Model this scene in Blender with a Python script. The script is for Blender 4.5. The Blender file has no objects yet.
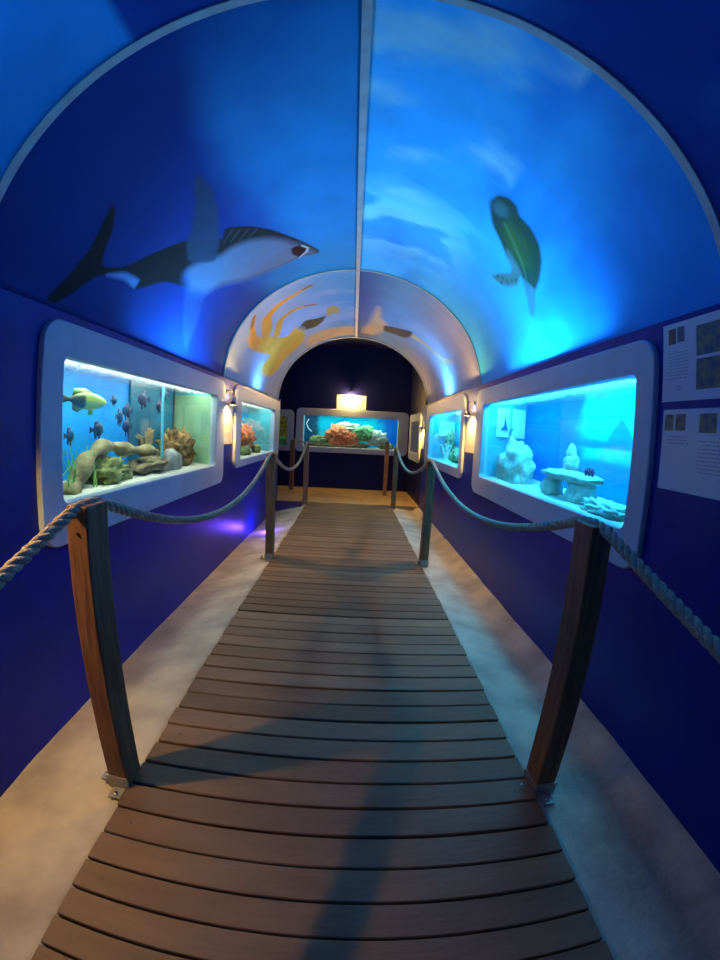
import bpy, bmesh, math, random
import numpy as np
from mathutils import Vector, Matrix, noise
random.seed(7)
C = bpy.context.scene.collection
S = 1.35                       # everything is laid out in eye heights, then scaled to metres
def P(x, y, z): return Vector((S*x, S*y, S*(z+1)))
XL, XR = -1.04, 0.98           # wall faces
# ------------------------------------------------------------------ materials
def mat(name, color=(.5,.5,.5), rough=.6, metal=0, emit=None, strength=0, noise_amt=0, noise_scale=6, bump=0, bump_scale=30,
        attr=None, spec=.5, stretch=(1,1,1), color2=None, coat=0, trans_alpha=None):
    m = bpy.data.materials.new(name); m.use_nodes = True
    nt = m.node_tree; n = nt.nodes; l = nt.links
    b = n['Principled BSDF']
    b.inputs['Roughness'].default_value = rough; b.inputs['Metallic'].default_value = metal
    b.inputs['Specular IOR Level'].default_value = spec
    b.inputs['Coat Weight'].default_value = coat; b.inputs['Coat Roughness'].default_value = .12
    b.inputs['Base Color'].default_value = (*color, 1)
    tc = n.new('ShaderNodeTexCoord'); mp = n.new('ShaderNodeMapping'); mp.inputs['Scale'].default_value = stretch
    l.new(tc.outputs['Object'], mp.inputs['Vector'])
    src = None
    if attr:
        a = n.new('ShaderNodeAttribute'); a.attribute_name = attr; src = a.outputs['Color']
    if noise_amt or color2:
        t = n.new('ShaderNodeTexNoise'); t.inputs['Scale'].default_value = noise_scale; t.inputs['Detail'].default_value = 6
        l.new(mp.outputs[0], t.inputs['Vector'])
        mx = n.new('ShaderNodeMix'); mx.data_type = 'RGBA'
        c2 = color2 or tuple(c*(1-noise_amt) for c in color)
        if src is not None:
            mx.blend_type = 'MULTIPLY'; mx.inputs['Factor'].default_value = 1
            r = n.new('ShaderNodeMapRange'); r.inputs['From Min'].default_value=.3; r.inputs['From Max'].default_value=.7
            r.inputs['To Min'].default_value = 1-noise_amt; r.inputs['To Max'].default_value = 1+noise_amt*.5
            l.new(t.outputs['Fac'], r.inputs['Value'])
            l.new(src, mx.inputs['A']); l.new(r.outputs[0], mx.inputs['B'])
        else:
            r = n.new('ShaderNodeMapRange'); r.inputs['From Min'].default_value=.35; r.inputs['From Max'].default_value=.65
            l.new(t.outputs['Fac'], r.inputs['Value']); l.new(r.outputs[0], mx.inputs['Factor'])
            mx.inputs['A'].default_value = (*color,1); mx.inputs['B'].default_value = (*c2,1)
        src = mx.outputs['Result']
    if src is not None: l.new(src, b.inputs['Base Color'])
    if bump:
        t2 = n.new('ShaderNodeTexNoise'); t2.inputs['Scale'].default_value = bump_scale; t2.inputs['Detail'].default_value = 5
        l.new(mp.outputs[0], t2.inputs['Vector'])
        bp = n.new('ShaderNodeBump'); bp.inputs['Strength'].default_value = bump; bp.inputs['Distance'].default_value = .02
        l.new(t2.outputs['Fac'], bp.inputs['Height']); l.new(bp.outputs[0], b.inputs['Normal'])
    if emit:
        b.inputs['Emission Color'].default_value = (*emit,1); b.inputs['Emission Strength'].default_value = strength
    if trans_alpha:                       # soft printed edge stored in the alpha of the colour attribute
        a = [x for x in n if x.type=='ATTRIBUTE'][0]; l.new(a.outputs['Alpha'], b.inputs['Alpha'])
    return m
def glass_mat(name, tint, refl=.06, rough=0.02):
    m = bpy.data.materials.new(name); m.use_nodes = True
    nt = m.node_tree; n = nt.nodes; l = nt.links; n.clear()
    t = n.new('ShaderNodeBsdfTransparent'); t.inputs[0].default_value = (*tint,1)
    g = n.new('ShaderNodeBsdfGlossy'); g.inputs['Roughness'].default_value = rough
    f = n.new('ShaderNodeFresnel'); f.inputs[0].default_value = 1.45
    mx = n.new('ShaderNodeMixShader'); o = n.new('ShaderNodeOutputMaterial')
    l.new(f.outputs[0], mx.inputs[0]); l.new(t.outputs[0], mx.inputs[1]); l.new(g.outputs[0], mx.inputs[2]); l.new(mx.outputs[0], o.inputs[0])
    return m
def water_mat(name, tint):
    m = bpy.data.materials.new(name); m.use_nodes = True
    nt = m.node_tree; n = nt.nodes; l = nt.links; n.clear()
    t = n.new('ShaderNodeBsdfTransparent'); t.inputs[0].default_value = (*tint,1)
    g = n.new('ShaderNodeBsdfTranslucent'); g.inputs[0].default_value = (*tint,1)
    tx = n.new('ShaderNodeTexNoise'); tx.inputs['Scale'].default_value = 28; tx.inputs['Detail'].default_value=4
    r = n.new('ShaderNodeMapRange'); r.inputs['From Min'].default_value=.45; r.inputs['From Max'].default_value=.6; r.inputs['To Max'].default_value=.35
    l.new(tx.outputs['Fac'], r.inputs['Value'])
    mx = n.new('ShaderNodeMixShader'); o = n.new('ShaderNodeOutputMaterial')
    l.new(r.outputs[0], mx.inputs[0]); l.new(t.outputs[0], mx.inputs[1]); l.new(g.outputs[0], mx.inputs[2]); l.new(mx.outputs[0], o.inputs[0])
    return m
M = dict(
    wall = mat('blue_wall_paint', (.004,.016,.25), .36, spec=.22, noise_amt=.25, noise_scale=2.5, bump=.05, bump_scale=9),
    navy = mat('navy_wall_paint', (.004,.006,.07), .5, spec=.2, noise_amt=.2, noise_scale=2),
    concrete = mat('worn_concrete', (.50,.44,.32), .75, color2=(.30,.26,.20), noise_scale=3.2, bump=.55, bump_scale=14),
    backfloor = mat('ochre_floor', (.36,.25,.11), .7, color2=(.25,.17,.08), noise_scale=4, bump=.3, bump_scale=12),
    plank = mat('weathered_plank', rough=.62, attr='Col', noise_amt=.22, noise_scale=2.5, stretch=(1,4,4), bump=.15, bump_scale=9, spec=.35),
    post = mat('brown_post_wood', (.24,.11,.04), .6, color2=(.13,.055,.022), noise_scale=7, stretch=(6,6,.7), bump=.3, bump_scale=8),
    rope = mat('manila_rope', (.50,.42,.27), .85, color2=(.36,.29,.18), noise_scale=60, bump=.5, bump_scale=160),
    frame = mat('pale_grey_frame', (.46,.55,.62), .45, noise_amt=.08, noise_scale=5),
    trim = mat('pale_grey_trim', (.42,.43,.42), .5, noise_amt=.2, noise_scale=9),
    darktrim = mat('thin_dark_trim', (.16,.17,.20), .5),
    vault = mat('printed_vault', rough=.6, attr='Col', noise_amt=.12, noise_scale=3, spec=.06),
    decal = mat('printed_picture', rough=.42, attr='Col', noise_amt=.14, noise_scale=14, spec=.35, trans_alpha=True),
    metal = mat('dull_metal', (.35,.33,.30), .45, metal=.8),
    black = mat('black_metal', (.02,.02,.022), .4),
    bulb = mat('warm_bulb', (1,.8,.5), .4, emit=(1,.56,.11), strength=7000),
    bulb2 = mat('warm_bulb_bright', (1,.8,.5), .4, emit=(1,.60,.18), strength=8000),
    bulb3 = mat('warm_bulb_near', (1,.8,.5), .4, emit=(1,.60,.15), strength=8500),
    paper = mat('laminated_paper', (.66,.67,.68), .22, spec=.5),
    print = mat('printed_ink', (.30,.30,.34), .4),
    sand = mat('pale_sand', (.80,.78,.66), .9, color2=(.62,.60,.50), noise_scale=30, bump=.4, bump_scale=60),
    glass = glass_mat('tank_glass', (.96,.99,.99)),
    tankblue = mat('blue_backdrop', (.0,.24,.80), .5, color2=(.0,.36,.88), noise_scale=2.2),
    tankcyan = mat('cyan_backdrop', (.0,.50,.80), .5, color2=(.0,.66,.88), noise_scale=2),
    tankdark = mat('deep_blue_backdrop', (.01,.08,.35), .5, color2=(.02,.30,.5), noise_scale=3),
    tankgreen = mat('green_filter_panel', (.30,.52,.30), .5, color2=(.24,.45,.27), noise_scale=5),
    tankside = mat('tank_side', (.10,.45,.55), .5),
    rockgreen = mat('algae_rock', (.36,.38,.12), .9, color2=(.09,.14,.05), noise_scale=14, bump=.8, bump_scale=25),
    rocktan = mat('tan_rock', (.36,.30,.15), .9, color2=(.12,.09,.05), noise_scale=12, bump=.8, bump_scale=25),
    rockbrown = mat('brown_coral_rock', (.48,.28,.10), .9, color2=(.10,.05,.02), noise_scale=20, bump=.9, bump_scale=30),
    rockwhite = mat('pale_coral_rock', (.62,.72,.60), .9, color2=(.42,.52,.42), noise_scale=20, bump=.8, bump_scale=35),
    rockgrey = mat('grey_shell', (.36,.38,.36), .6, color2=(.20,.22,.22), noise_scale=12, bump=.3, bump_scale=25),
    orange = mat('orange_coral', (.80,.22,.07), .8, color2=(.55,.14,.08), noise_scale=18, bump=.8, bump_scale=30),
    green = mat('green_coral', (.22,.50,.20), .8, color2=(.10,.30,.14), noise_scale=18, bump=.8, bump_scale=30),
    driftwood = mat('driftwood', (.46,.37,.16), .85, color2=(.20,.16,.07), noise_scale=12, bump=.6, bump_scale=25),
    fishdark = mat('dark_fish_skin', (.012,.03,.10), .5),
    fishgreen = mat('fish_skin', rough=.4, attr='Col', noise_amt=.2, noise_scale=30),
    leaf = mat('water_plant', (.25,.60,.14), .6),
    white = mat('white_plate', (.80,.82,.80), .5),
    finblue = mat('fin_blue', (.0,.24,.62), .6),
    darkblue = mat('dark_shape', (.01,.10,.30), .6),
)
def set_strength(m, s): m.node_tree.nodes['Principled BSDF'].inputs['Emission Strength'].default_value = s
lamp_L = mat('tank_lamp_left', (.8,.9,.9), .5, emit=(.95,1.0,.78), strength=14)
lamp_R = mat('tank_lamp_right', (.8,.9,.9), .5, emit=(.05,.56,1.0), strength=44)
lamp_N = mat('unseen_tank_lamp', (.8,.9,.9), .5, emit=(.06,.35,1.0), strength=4)  # lights only the unseen added tanks
lamp_E = mat('tank_lamp_end', (.8,.9,.9), .5, emit=(.70,1.0,.85), strength=22)
lamp_D = mat('tank_lamp_dim', (.8,.9,.8), .5, emit=(.75,1.0,.5), strength=3)
water = water_mat('rippled_water', (.85,.97,1.0))
# ------------------------------------------------------------------ object helpers
def link(name, me, m=None, parent=None):
    o = bpy.data.objects.new(name, me); C.objects.link(o)
    if m is not None: me.materials.append(m)
    if parent is not None: o.parent = parent; o.matrix_parent_inverse = parent.matrix_world.inverted()
    return o
def obj(name, bm, m=None, parent=None, smooth=False, bevel=0):
    bmesh.ops.recalc_face_normals(bm, faces=bm.faces)
    me = bpy.data.meshes.new(name); bm.to_mesh(me); bm.free()
    if smooth:
        for p in me.polygons: p.use_smooth = True
    o = link(name, me, m, parent)
    if bevel:
        b = o.modifiers.new('Bevel','BEVEL'); b.width = bevel; b.segments = 2; b.limit_method='ANGLE'
    return o
def thing(name, label, cat, loc=(0,0,0), group=None):
    o = bpy.data.objects.new(name, None); C.objects.link(o); o.location = loc; o.empty_display_size=.1
    o['label']=label; o['category']=cat
    if group: o['group']=group
    bpy.context.view_layer.update()
    return o
def tag(o, label, cat, group=None):
    o['label']=label; o['category']=cat
    if group: o['group']=group
    return o
def struct(o): o['kind']='structure'; return o
def box(bm, x0,x1,y0,y1,z0,z1):          # in eye heights
    a = [P(x,y,z) for x in (x0,x1) for y in (y0,y1) for z in (z0,z1)]
    v = [bm.verts.new(q) for q in a]
    for f in ((0,1,3,2),(4,6,7,5),(0,4,5,1),(2,3,7,6),(0,2,6,4),(1,5,7,3)): bm.faces.new([v[i] for i in f])
def tube(bm, pts, rad, seg=10, cap=True):   # pts in metres
    rings=[]; pts=[Vector(p) for p in pts]
    up=Vector((0,0,1)); prev=None
    for i,p in enumerate(pts):
        d=(pts[min(i+1,len(pts)-1)]-pts[max(i-1,0)]).normalized()
        if prev is None:
            a=d.cross(up); a = a if a.length>1e-3 else d.cross(Vector((1,0,0)))
        else: a = prev-d*prev.dot(d)
        a.normalize(); prev=a; b=d.cross(a)
        r = rad[i] if isinstance(rad,(list,tuple)) else rad
        rings.append([bm.verts.new(p+(a*math.cos(t)+b*math.sin(t))*r) for t in [2*math.pi*k/seg for k in range(seg)]])
    for i in range(len(rings)-1):
        for k in range(seg): bm.faces.new((rings[i][k],rings[i][(k+1)%seg],rings[i+1][(k+1)%seg],rings[i+1][k]))
    if cap: bm.faces.new(rings[0][::-1]); bm.faces.new(rings[-1])
def lathe(bm, c, prof, seg=20, axis=Vector((0,0,1))):
    q = Vector((0,0,1)).rotation_difference(axis).to_matrix(); c=Vector(c)
    rings=[[bm.verts.new(c+q@Vector((r*math.cos(t),r*math.sin(t),h))) for t in [2*math.pi*k/seg for k in range(seg)]] for r,h in prof]
    for i in range(len(rings)-1):
        for k in range(seg): bm.faces.new((rings[i][k],rings[i][(k+1)%seg],rings[i+1][(k+1)%seg],rings[i+1][k]))
    bm.faces.new(rings[0][::-1]); bm.faces.new(rings[-1])
# ------------------------------------------------------------------ camera (wide barrel lens of the phone)
cd = bpy.data.cameras.new('camera'); cam = bpy.data.objects.new('camera', cd); C.objects.link(cam)
bpy.context.scene.camera = cam
cd.type='PANO'; cd.panorama_type='FISHEYE_LENS_POLYNOMIAL'; cd.fisheye_fov=3.1
cd.sensor_fit='VERTICAL'; cd.sensor_height=24; cd.sensor_width=18
cd.fisheye_polynomial_k0=0
for i,k in enumerate((0.09367258579492535, 0.0006918319530195238, -0.00022492622611823858, 1.0753249672226426e-05)):
    setattr(cd,'fisheye_polynomial_k%d'%(i+1), -k)
Rm = [[0.9985845562798682, 0.02105006197087353, -0.04884443520362706], [-0.01544096734367606, 0.9935321987615043, 0.1124959846022169], [0.050896566552474515, -0.11158255753837211, 0.9924509431694932]]
mw = Matrix([[Rm[i][0],Rm[i][2],-Rm[i][1]] for i in range(3)]).to_4x4(); mw.translation = P(0,0,0)
cam.matrix_world = mw; cd.clip_start=.02; cd.clip_end=60
# ------------------------------------------------------------------ vault
VA,VB,VCX,VCZ = 1.045,.92,-.03,.405
VR = 1.33                                 # metres of arc per radian
def vpt(s, ym, off=0):                    # arc metres from the apex, metres along, metres inward
    ph = s/VR; a=VA-off/S; b=VB-off/S
    return Vector((S*(VCX+a*math.sin(ph)), ym, S*(VCZ+b*math.cos(ph)+1)))
SMAX = math.pi/2*VR
def lerp(a,b,t): return tuple(a[i]+(b[i]-a[i])*t for i in range(3))
def ss(a,b,x):
    t=max(0,min(1,(x-a)/(b-a))); return t*t*(3-2*t)
def fn(p,sc,seed=0): return noise.fractal(Vector((p[0]*sc+seed,p[1]*sc,seed*1.7)),1,2,5)*.5+.5
def seg_color(seg, s, y):
    c=seg_color0(seg,s,y); k=(1.5,1.25 if s<0 else 1.8,1.0)[seg]
    return (min(.8,c[0]*k*(.8 if seg<2 else 1.15)),min(.8,c[1]*k*(1 if seg<2 else 1.15)),min(.9,c[2]*k*(.82 if seg<2 else 1.05)))
def seg_color0(seg, s, y):
    n = fn((s,y*.5),.9,seg*9+ (3 if s>0 else 0)); n2 = fn((s*.6,y),2.6,seg*5+1)
    if seg==0:
        return lerp((.008,.03,.20),(.02,.18,.50),ss(.3,.75,n+(.35 if s<-.9 else -.15)))
    if seg==1:
        if s<0:
            t = ss(-1.0,.0,s+ (n-.5)*.9+(y-2.2)*.22)
            c = lerp((.008,.03,.19),(.02,.20,.50),t)
            return c
        c = lerp((.02,.17,.52),(.04,.27,.62),ss(.35,.65,n))
        if s<.9: c = lerp(c,(.34,.46,.56),ss(.45,.8,n2+ (1.9-y)*.25)*.8)
        w = math.exp(-((y-3.35)/.5)**2)*(1-ss(.5,1.1,s))
        return lerp(c,(.22,.50,.72),w*ss(.45,.6,n2))
    if seg==2:
        if s<0:
            c = lerp((.05,.26,.55),(.30,.40,.60),ss(.0,.9,-s+(n-.5)*.5)); return lerp(c,(.36,.40,.55),ss(.5,.75,n2)*.4)
        c = lerp((.02,.07,.26),(.09,.24,.46),ss(.05,.5,s+(n-.5)*.3))
        return lerp(c,(.30,.30,.46),ss(.5,1.3,s+(n-.5)*.4))
def vault_panel(name, seg, s0, s1, y0, y1, step=.04):
    ns=max(2,int((s1-s0)/step)); ny=max(2,int((y1-y0)/step))
    vs=[];cols=[]
    for j in range(ny+1):
        y=y0+(y1-y0)*j/ny
        for i in range(ns+1):
            s=s0+(s1-s0)*i/ns; vs.append(vpt(s,y)); cols.append((*seg_color(seg,(s0+s1)/2*1e-3+s,y),1))
    fs=[(j*(ns+1)+i,j*(ns+1)+i+1,(j+1)*(ns+1)+i+1,(j+1)*(ns+1)+i) for j in range(ny) for i in range(ns)]
    me=bpy.data.meshes.new(name); me.from_pydata(vs,[],fs); me.update()
    a=me.color_attributes.new('Col','FLOAT_COLOR','POINT')
    a.data.foreach_set('color',[c for q in cols for c in q])
    for p in me.polygons: p.use_smooth=True
    o=link(name,me,M['vault']); struct(o)
    sd=o.modifiers.new('Solidify','SOLIDIFY'); sd.thickness=.02; sd.offset=1
    return o
YH=[-2.15,1.20,4.55,7.90]
for k in range(3):
    vault_panel('ceiling',k,-SMAX,-.004,YH[k],YH[k+1]); vault_panel('ceiling',k,.004,SMAX,YH[k],YH[k+1])
def hoop(name, y, w, t, m):
    bm=bmesh.new(); N=72
    prev=None
    for i in range(N+1):
        s=-SMAX+2*SMAX*i/N
        q=[bm.verts.new(vpt(s,y-w/2,.0)),bm.verts.new(vpt(s,y-w/2,t)),bm.verts.new(vpt(s,y+w/2,t)),bm.verts.new(vpt(s,y+w/2,.0))]
        if prev:
            for k in range(4): bm.faces.new((prev[k],prev[(k+1)%4],q[(k+1)%4],q[k]))
        else: bm.faces.new(q)
        prev=q
    bm.faces.new(prev[::-1])
    return struct(obj(name,bm,m))
hoop('trim_1',1.215,.046,.010,M['trim'])
hoop('trim_2',4.55,.022,.012,M['trim'])
hoop('trim_3',7.89,.035,.02,M['trim'])
bm=bmesh.new()                            # batten along the ridge
za=VCZ+VB
for y0,y1 in ((-1.5,.875),(.92,3.36),(3.385,5.83)): box(bm,VCX-.016,VCX+.016,y0,y1,za-.012,za+.004)
struct(obj('trim_4',bm,M['trim'],bevel=.003))
# ------------------------------------------------------------------ walls
TOPL,TOPR,BOT=.392,.432,-1.2
YEND=5.86
def wall_with_holes(name, x, xo, holes, top, y0, y1, m):
    bm=bmesh.new(); zb=min(h[2] for h in holes); zt=max(h[3] for h in holes)
    box(bm,min(x,xo),max(x,xo),y0,y1,BOT,zb); box(bm,min(x,xo),max(x,xo),y0,y1,zt,top)
    ys=[y0]
    for h in sorted(holes):
        box(bm,min(x,xo),max(x,xo),ys[-1],h[0],zb,zt); ys.append(h[1])
    box(bm,min(x,xo),max(x,xo),ys[-1],y1,zb,zt)
    return struct(obj(name,bm,m))
# (y0,y1,z0,z1) of the glass openings
GL=[(-1.17,.59,-.285,.235),(1.32,3.08,-.285,.235),(3.78,5.42,-.29,.24)]
GR=[(-1.17,.59,-.275,.268),(1.30,3.10,-.275,.268),(3.76,5.36,-.272,.265),(6.22,7.06,-.27,.22)]
e=.02
ex=lambda h:(h[0]-e,h[1]+e,h[2]-e,h[3]+e)
wall_with_holes('wall_left',XL,XL-.028,[ex(h) for h in GL],TOPL,-1.6,YEND,M['wall'])
wall_with_holes('wall_right',XR,XR+.028,[ex(h) for h in GR[:3]],TOPR,-1.6,YEND,M['wall'])
YW=7.40
bm=bmesh.new(); h=ex(GR[3])
box(bm,XR,XR+.028,YEND,YW+.03,BOT,h[2]); box(bm,XR,XR+.028,YEND,YW+.03,h[3],1.55); box(bm,XR,XR+.028,YEND,h[0],h[2],h[3]); box(bm,XR,XR+.028,h[1],YW+.03,h[2],h[3])
struct(obj('wall_right_end',bm,M['navy']))
bm=bmesh.new(); box(bm,-2.2,1.1,-1.64,-1.6,BOT,1.5); struct(obj('wall_back',bm,M['navy']))
# end wall with its two openings
EG=(-.875,.775,-.285,.262); AG=(-1.80,-1.155,-.285,.225)
bm=bmesh.new(); zb,zt=-.285-e,.262+e
box(bm,-2.2,1.05,YW,YW+.03,BOT,zb); box(bm,-2.2,1.05,YW,YW+.03,zt,1.55)
box(bm,-2.2,AG[0]-e,YW,YW+.03,zb,zt); box(bm,AG[1]+e,EG[0]-e,YW,YW+.03,zb,zt); box(bm,EG[1]+e,1.05,YW,YW+.03,zb,zt)
struct(obj('wall_end',bm,M['navy']))
bm=bmesh.new()                            # partition where the tunnel meets the end room, and its far left side
box(bm,-2.2,XL-.0,YEND,YEND+.05,BOT,.42)
struct(obj('wall_partition',bm,M['navy']))
bm=bmesh.new(); box(bm,-2.24,-2.2,YEND,YW,BOT,1.55); struct(obj('wall_left_end',bm,M['navy']))
bm=bmesh.new(); box(bm,-2.24,1.05,YEND-.03,YW+.03,1.50,1.55); struct(obj('ceiling',bm,M['navy']))
# spandrel above the last arch, seen from the end room
bm=bmesh.new(); N=48; pr=None
for i in range(N+1):
    s=-SMAX+2*SMAX*i/N; a=vpt(s,7.905,-.0); bq=Vector((a.x*1.0,7.905,S*2.55)) if abs(a.x)<1.45 else a.copy()
    bq.z=S*2.52
    q=[bm.verts.new(a),bm.verts.new(bq),bm.verts.new(bq+Vector((0,.04,0))),bm.verts.new(a+Vector((0,.04,0)))]
    if pr:
        for k in range(4): bm.faces.new((pr[k],pr[(k+1)%4],q[(k+1)%4],q[k]))
    pr=q
struct(obj('wall_arch',bm,M['navy']))
# ------------------------------------------------------------------ floors
def strip_floor(name, prof, y0, y1, m, amp=.006, step=.05):
    xs=[]
    for (xa,za_),(xb,zb_) in zip(prof[:-1],prof[1:]):
        n=max(1,int(math.hypot(xb-xa,zb_-za_)*S/step)); xs+=[(xa+(xb-xa)*i/n,za_+(zb_-za_)*i/n) for i in range(n)]
    xs.append(prof[-1]); ny=int((y1-y0)*S/step); vs=[]
    for j in range(ny+1):
        y=y0+(y1-y0)*j/ny
        for x,z in xs:
            p=P(x,y,z); d=noise.fractal(p*3.1,1,2,4)*amp+noise.noise(p*1.1)*amp
            vs.append((p.x,p.y,p.z+d))
    nx=len(xs)
    fs=[(j*nx+i,j*nx+i+1,(j+1)*nx+i+1,(j+1)*nx+i) for j in range(ny) for i in range(nx-1)]
    me=bpy.data.meshes.new(name); me.from_pydata(vs,[],fs); me.update()
    for p in me.polygons: p.use_smooth=True
    return struct(link(name,me,m))
strip_floor('floor',[(XL-.01,-1.118),(-.80,-1.06),(-.588,-1.012),(-.585,-1.05)],-1.6,YEND,M['concrete'])
strip_floor('floor',[(.574,-1.05),(.577,-1.012),(.70,-1.035),(.86,-1.062),(.90,-1.055),(.93,-1.03),(.955,-1.016),(XR+.01,-1.012)],-1.6,YEND,M['concrete'],amp=.008,step=.03)
bm=bmesh.new(); box(bm,-2.2,1.1,-1.6,YW+.05,-1.25,-1.16); struct(obj('floor',bm,M['concrete']))
bm=bmesh.new(); box(bm,-2.2,1.0,YEND,YW+.02,-1.16,-1.0); struct(obj('floor',bm,M['backfloor']))
# boardwalk
def boardwalk():
    rng=random.Random(3)
    bm=bmesh.new(); lay=bm.loops.layers.float_color.new('Col')
    pitch=.0988; y=.478-16*pitch; k=0
    while y<YEND-.09:
        g=.0028+rng.random()*.0022; dy=rng.uniform(-.004,.004)
        x0=-.592+rng.uniform(-.004,.004); x1=.578+rng.uniform(-.004,.004)
        y0=y+g; y1=y+pitch-g; dz=rng.uniform(-.0022,.0022)
        n=len(bm.faces); N=16
        rows=[]
        for i in range(N+1):
            x=x0+(x1-x0)*i/N; w=.0012*math.sin(x*3+k)
            pro=[(y0,-1.03),(y0,-1.003),(y0+.003,-1.0),(y1-.003,-1.0),(y1,-1.003),(y1,-1.03)]
            rows.append([bm.verts.new(P(x,yy+w,zz+dz)) for yy,zz in pro])
        for i in range(N):
            for j in range(6): bm.faces.new((rows[i][j],rows[i][(j+1)%6],rows[i+1][(j+1)%6],rows[i+1][j]))
        bm.faces.new(rows[0]); bm.faces.new(rows[-1][::-1])
        bm.faces.ensure_lookup_table()
        t=rng.random(); c=lerp((.105,.060,.032),(.175,.105,.057),t); v=rng.uniform(.85,1.12)
        for f in bm.faces[n:]:
            for lp in f.loops: lp[lay]=(c[0]*v,c[1]*v,c[2]*v,1)
        y+=pitch; k+=1
    o=thing('boardwalk','brown wooden plank boardwalk running down the middle of the blue tunnel','boardwalk',P(0,2.2,-1.05))
    obj('decking',bm,M['plank'],o)
    for x in (-.53,0,.52):
        b=bmesh.new(); box(b,x-.02,x+.02,-1.1,YEND-.02,-1.16,-1.0305); obj('joist',b,M['post'],o)
    b=bmesh.new()
    for k in range(26):
        yy=.478+(k*2-6)*pitch+pitch/2
        for x in (-.53,.52): lathe(b,P(x,yy,-1.0),[(.004,0),(.004,.0012)],8)
    so=obj('screws',b,M['black'],o); so['kind']='stuff'
boardwalk()
bm=bmesh.new(); box(bm,-1.03,-.655,5.60,5.66,-1.10,-.965); box(bm,-.70,-.655,5.68,5.84,-1.1,-.985)
tag(obj('timber_kerb',bm,M['black'],bevel=.004),'dark timber kerb across the left floor strip where the boardwalk ends','kerb')
# ------------------------------------------------------------------ posts
def post(label, x0, x1, y0, y1, zt, group, bracket=False):
    t=thing('rope_post',label,'post',P((x0+x1)/2,(y0+y1)/2,-1.02),group)
    bm=bmesh.new()
    N=10; zb=-1.03
    rows=[]
    for i in range(N+1):
        z=zb+(zt-zb)*i/N; q=.0016*math.sin(z*7+x0*9)
        rows.append([bm.verts.new(P(x+q,y,z)) for x,y in ((x0,y0),(x1,y0),(x1,y1),(x0,y1))])
    for i in range(N):
        for k in range(4): bm.faces.new((rows[i][k],rows[i][(k+1)%4],rows[i+1][(k+1)%4],rows[i+1][k]))
    bm.faces.new(rows[0][::-1]); bm.faces.new(rows[-1])
    obj('shaft',bm,M['post'],t,bevel=.006)
    b=bmesh.new(); lathe(b,P((x0+x1)/2,y0-.0005,zt-.065),[(.006,0),(.006,.003),(.003,.004)],10,Vector((0,-1,0)))
    obj('bolt',b,M['black'],t)
    if bracket:
        b=bmesh.new(); w=.004
        box(b,x0-.003,x1+.003,y0-w,y0,-1.012,-.965); box(b,x0-w,x0,y0,y1,-1.012,-.975)
        box(b,x0+.012,x0+.05,y0-.045,y0-.001,-1.012,-1.006); box(b,x0-.045,x0-.001,y0+.02,y0+.055,-1.018,-1.010)
        for (bx,by) in ((x0+.03,y0-.03),(x0-.03,y0+.037)): lathe(b,P(bx,by,-1.008),[(.011,0),(.011,.008),(.005,.011),(.005,.02)],8)
        for dx in (.015,.045): lathe(b,P(x0+dx,y0-w,-.985),[(.006,0),(.006,.004)],8,Vector((0,-1,0)))
        obj('bracket',b,M['metal'],t)
    return t
gl='posts of the left rope rail'; gr='posts of the right rope rail'; ge='posts in front of the end wall'
ZT=-.186
post('nearest wooden post of the left rope rail, beside the big left aquarium',-.650,-.590,.848,.938,ZT,gl,True)
post('second wooden post along the left rope rail, glowing orange below the small left tank',-.643,-.583,3.150,3.235,ZT,gl,True)
post('third and farthest post of the left rope rail, dark, at the end of the boardwalk',-.650,-.590,5.70,5.79,ZT,gl)
post('nearest wooden post of the right rope rail, dark brown, below the bright cyan tank',.579,.639,.900,.990,ZT,gr,True)
post('second wooden post along the right rope rail, nearly black, beside the small right tank',.577,.637,3.170,3.265,ZT,gr,True)
post('third and farthest warm-lit post of the right rope rail, where the boardwalk ends',.566,.626,5.70,5.79,ZT,gr)
post('dark post at the left corner of the end tank barrier',-1.03,-.96,6.95,7.04,-.17,ge)
post('brown post at the right end of the end tank barrier, just behind the rail post',.525,.585,6.80,6.89,-.135,ge)
# ------------------------------------------------------------------ ropes
def sagpath(pts, sags, n=60):
    out=[]
    for (a,b,sg) in zip(pts[:-1],pts[1:],sags):
        for i in range(n):
            t=i/n; p=a.lerp(b,t); p.z-=sg*4*t*(1-t); out.append(p)
    out.append(pts[-1].copy())
    # round off the turns over the post tops
    for _ in range(5): out=[out[0]]+[(out[i-1]+out[i]*2+out[i+1])/4 for i in range(1,len(out)-1)]+[out[-1]]
    return out
def rope(name,label,pts,sags,R=.0195,group=None):
    path=sagpath(pts,sags)
    L=[0]
    for a,b in zip(path[:-1],path[1:]): L.append(L[-1]+(b-a).length)
    step=.010; n=int(L[-1]/step); fine=[]; j=0
    for i in range(n+1):
        d=L[-1]*i/n
        while j<len(L)-2 and L[j+1]<d: j+=1
        fine.append(path[j].lerp(path[j+1],(d-L[j])/(L[j+1]-L[j])))
    me_b=bmesh.new(); pitch=.115
    frames=[]
    for i,p in enumerate(fine):
        d=(fine[min(i+1,n)]-fine[max(i-1,0)]).normalized(); a=d.cross(Vector((0,0,1))).normalized(); frames.append((p,a,d.cross(a)))
    for k in range(3):
        pts3=[]
        for i,(p,a,b) in enumerate(frames):
            th=2*math.pi*(k/3+i*L[-1]/n/pitch); pts3.append(p+(a*math.cos(th)+b*math.sin(th))*R*.50)
        tube(me_b,pts3,R*.56,8)
    return tag(obj(name,me_b,M['rope'],smooth=True),label,'rope',group)
zr=-.170; xl=-.62; xr=.608
rope('rail_rope','thick twisted rope of the left rail, sagging from post to post',
     [P(xl,-1.43,zr),P(xl,.893,zr),P(-.613,3.19,zr),P(xl,5.745,zr)],[.235*S,.235*S,.24*S])
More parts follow.
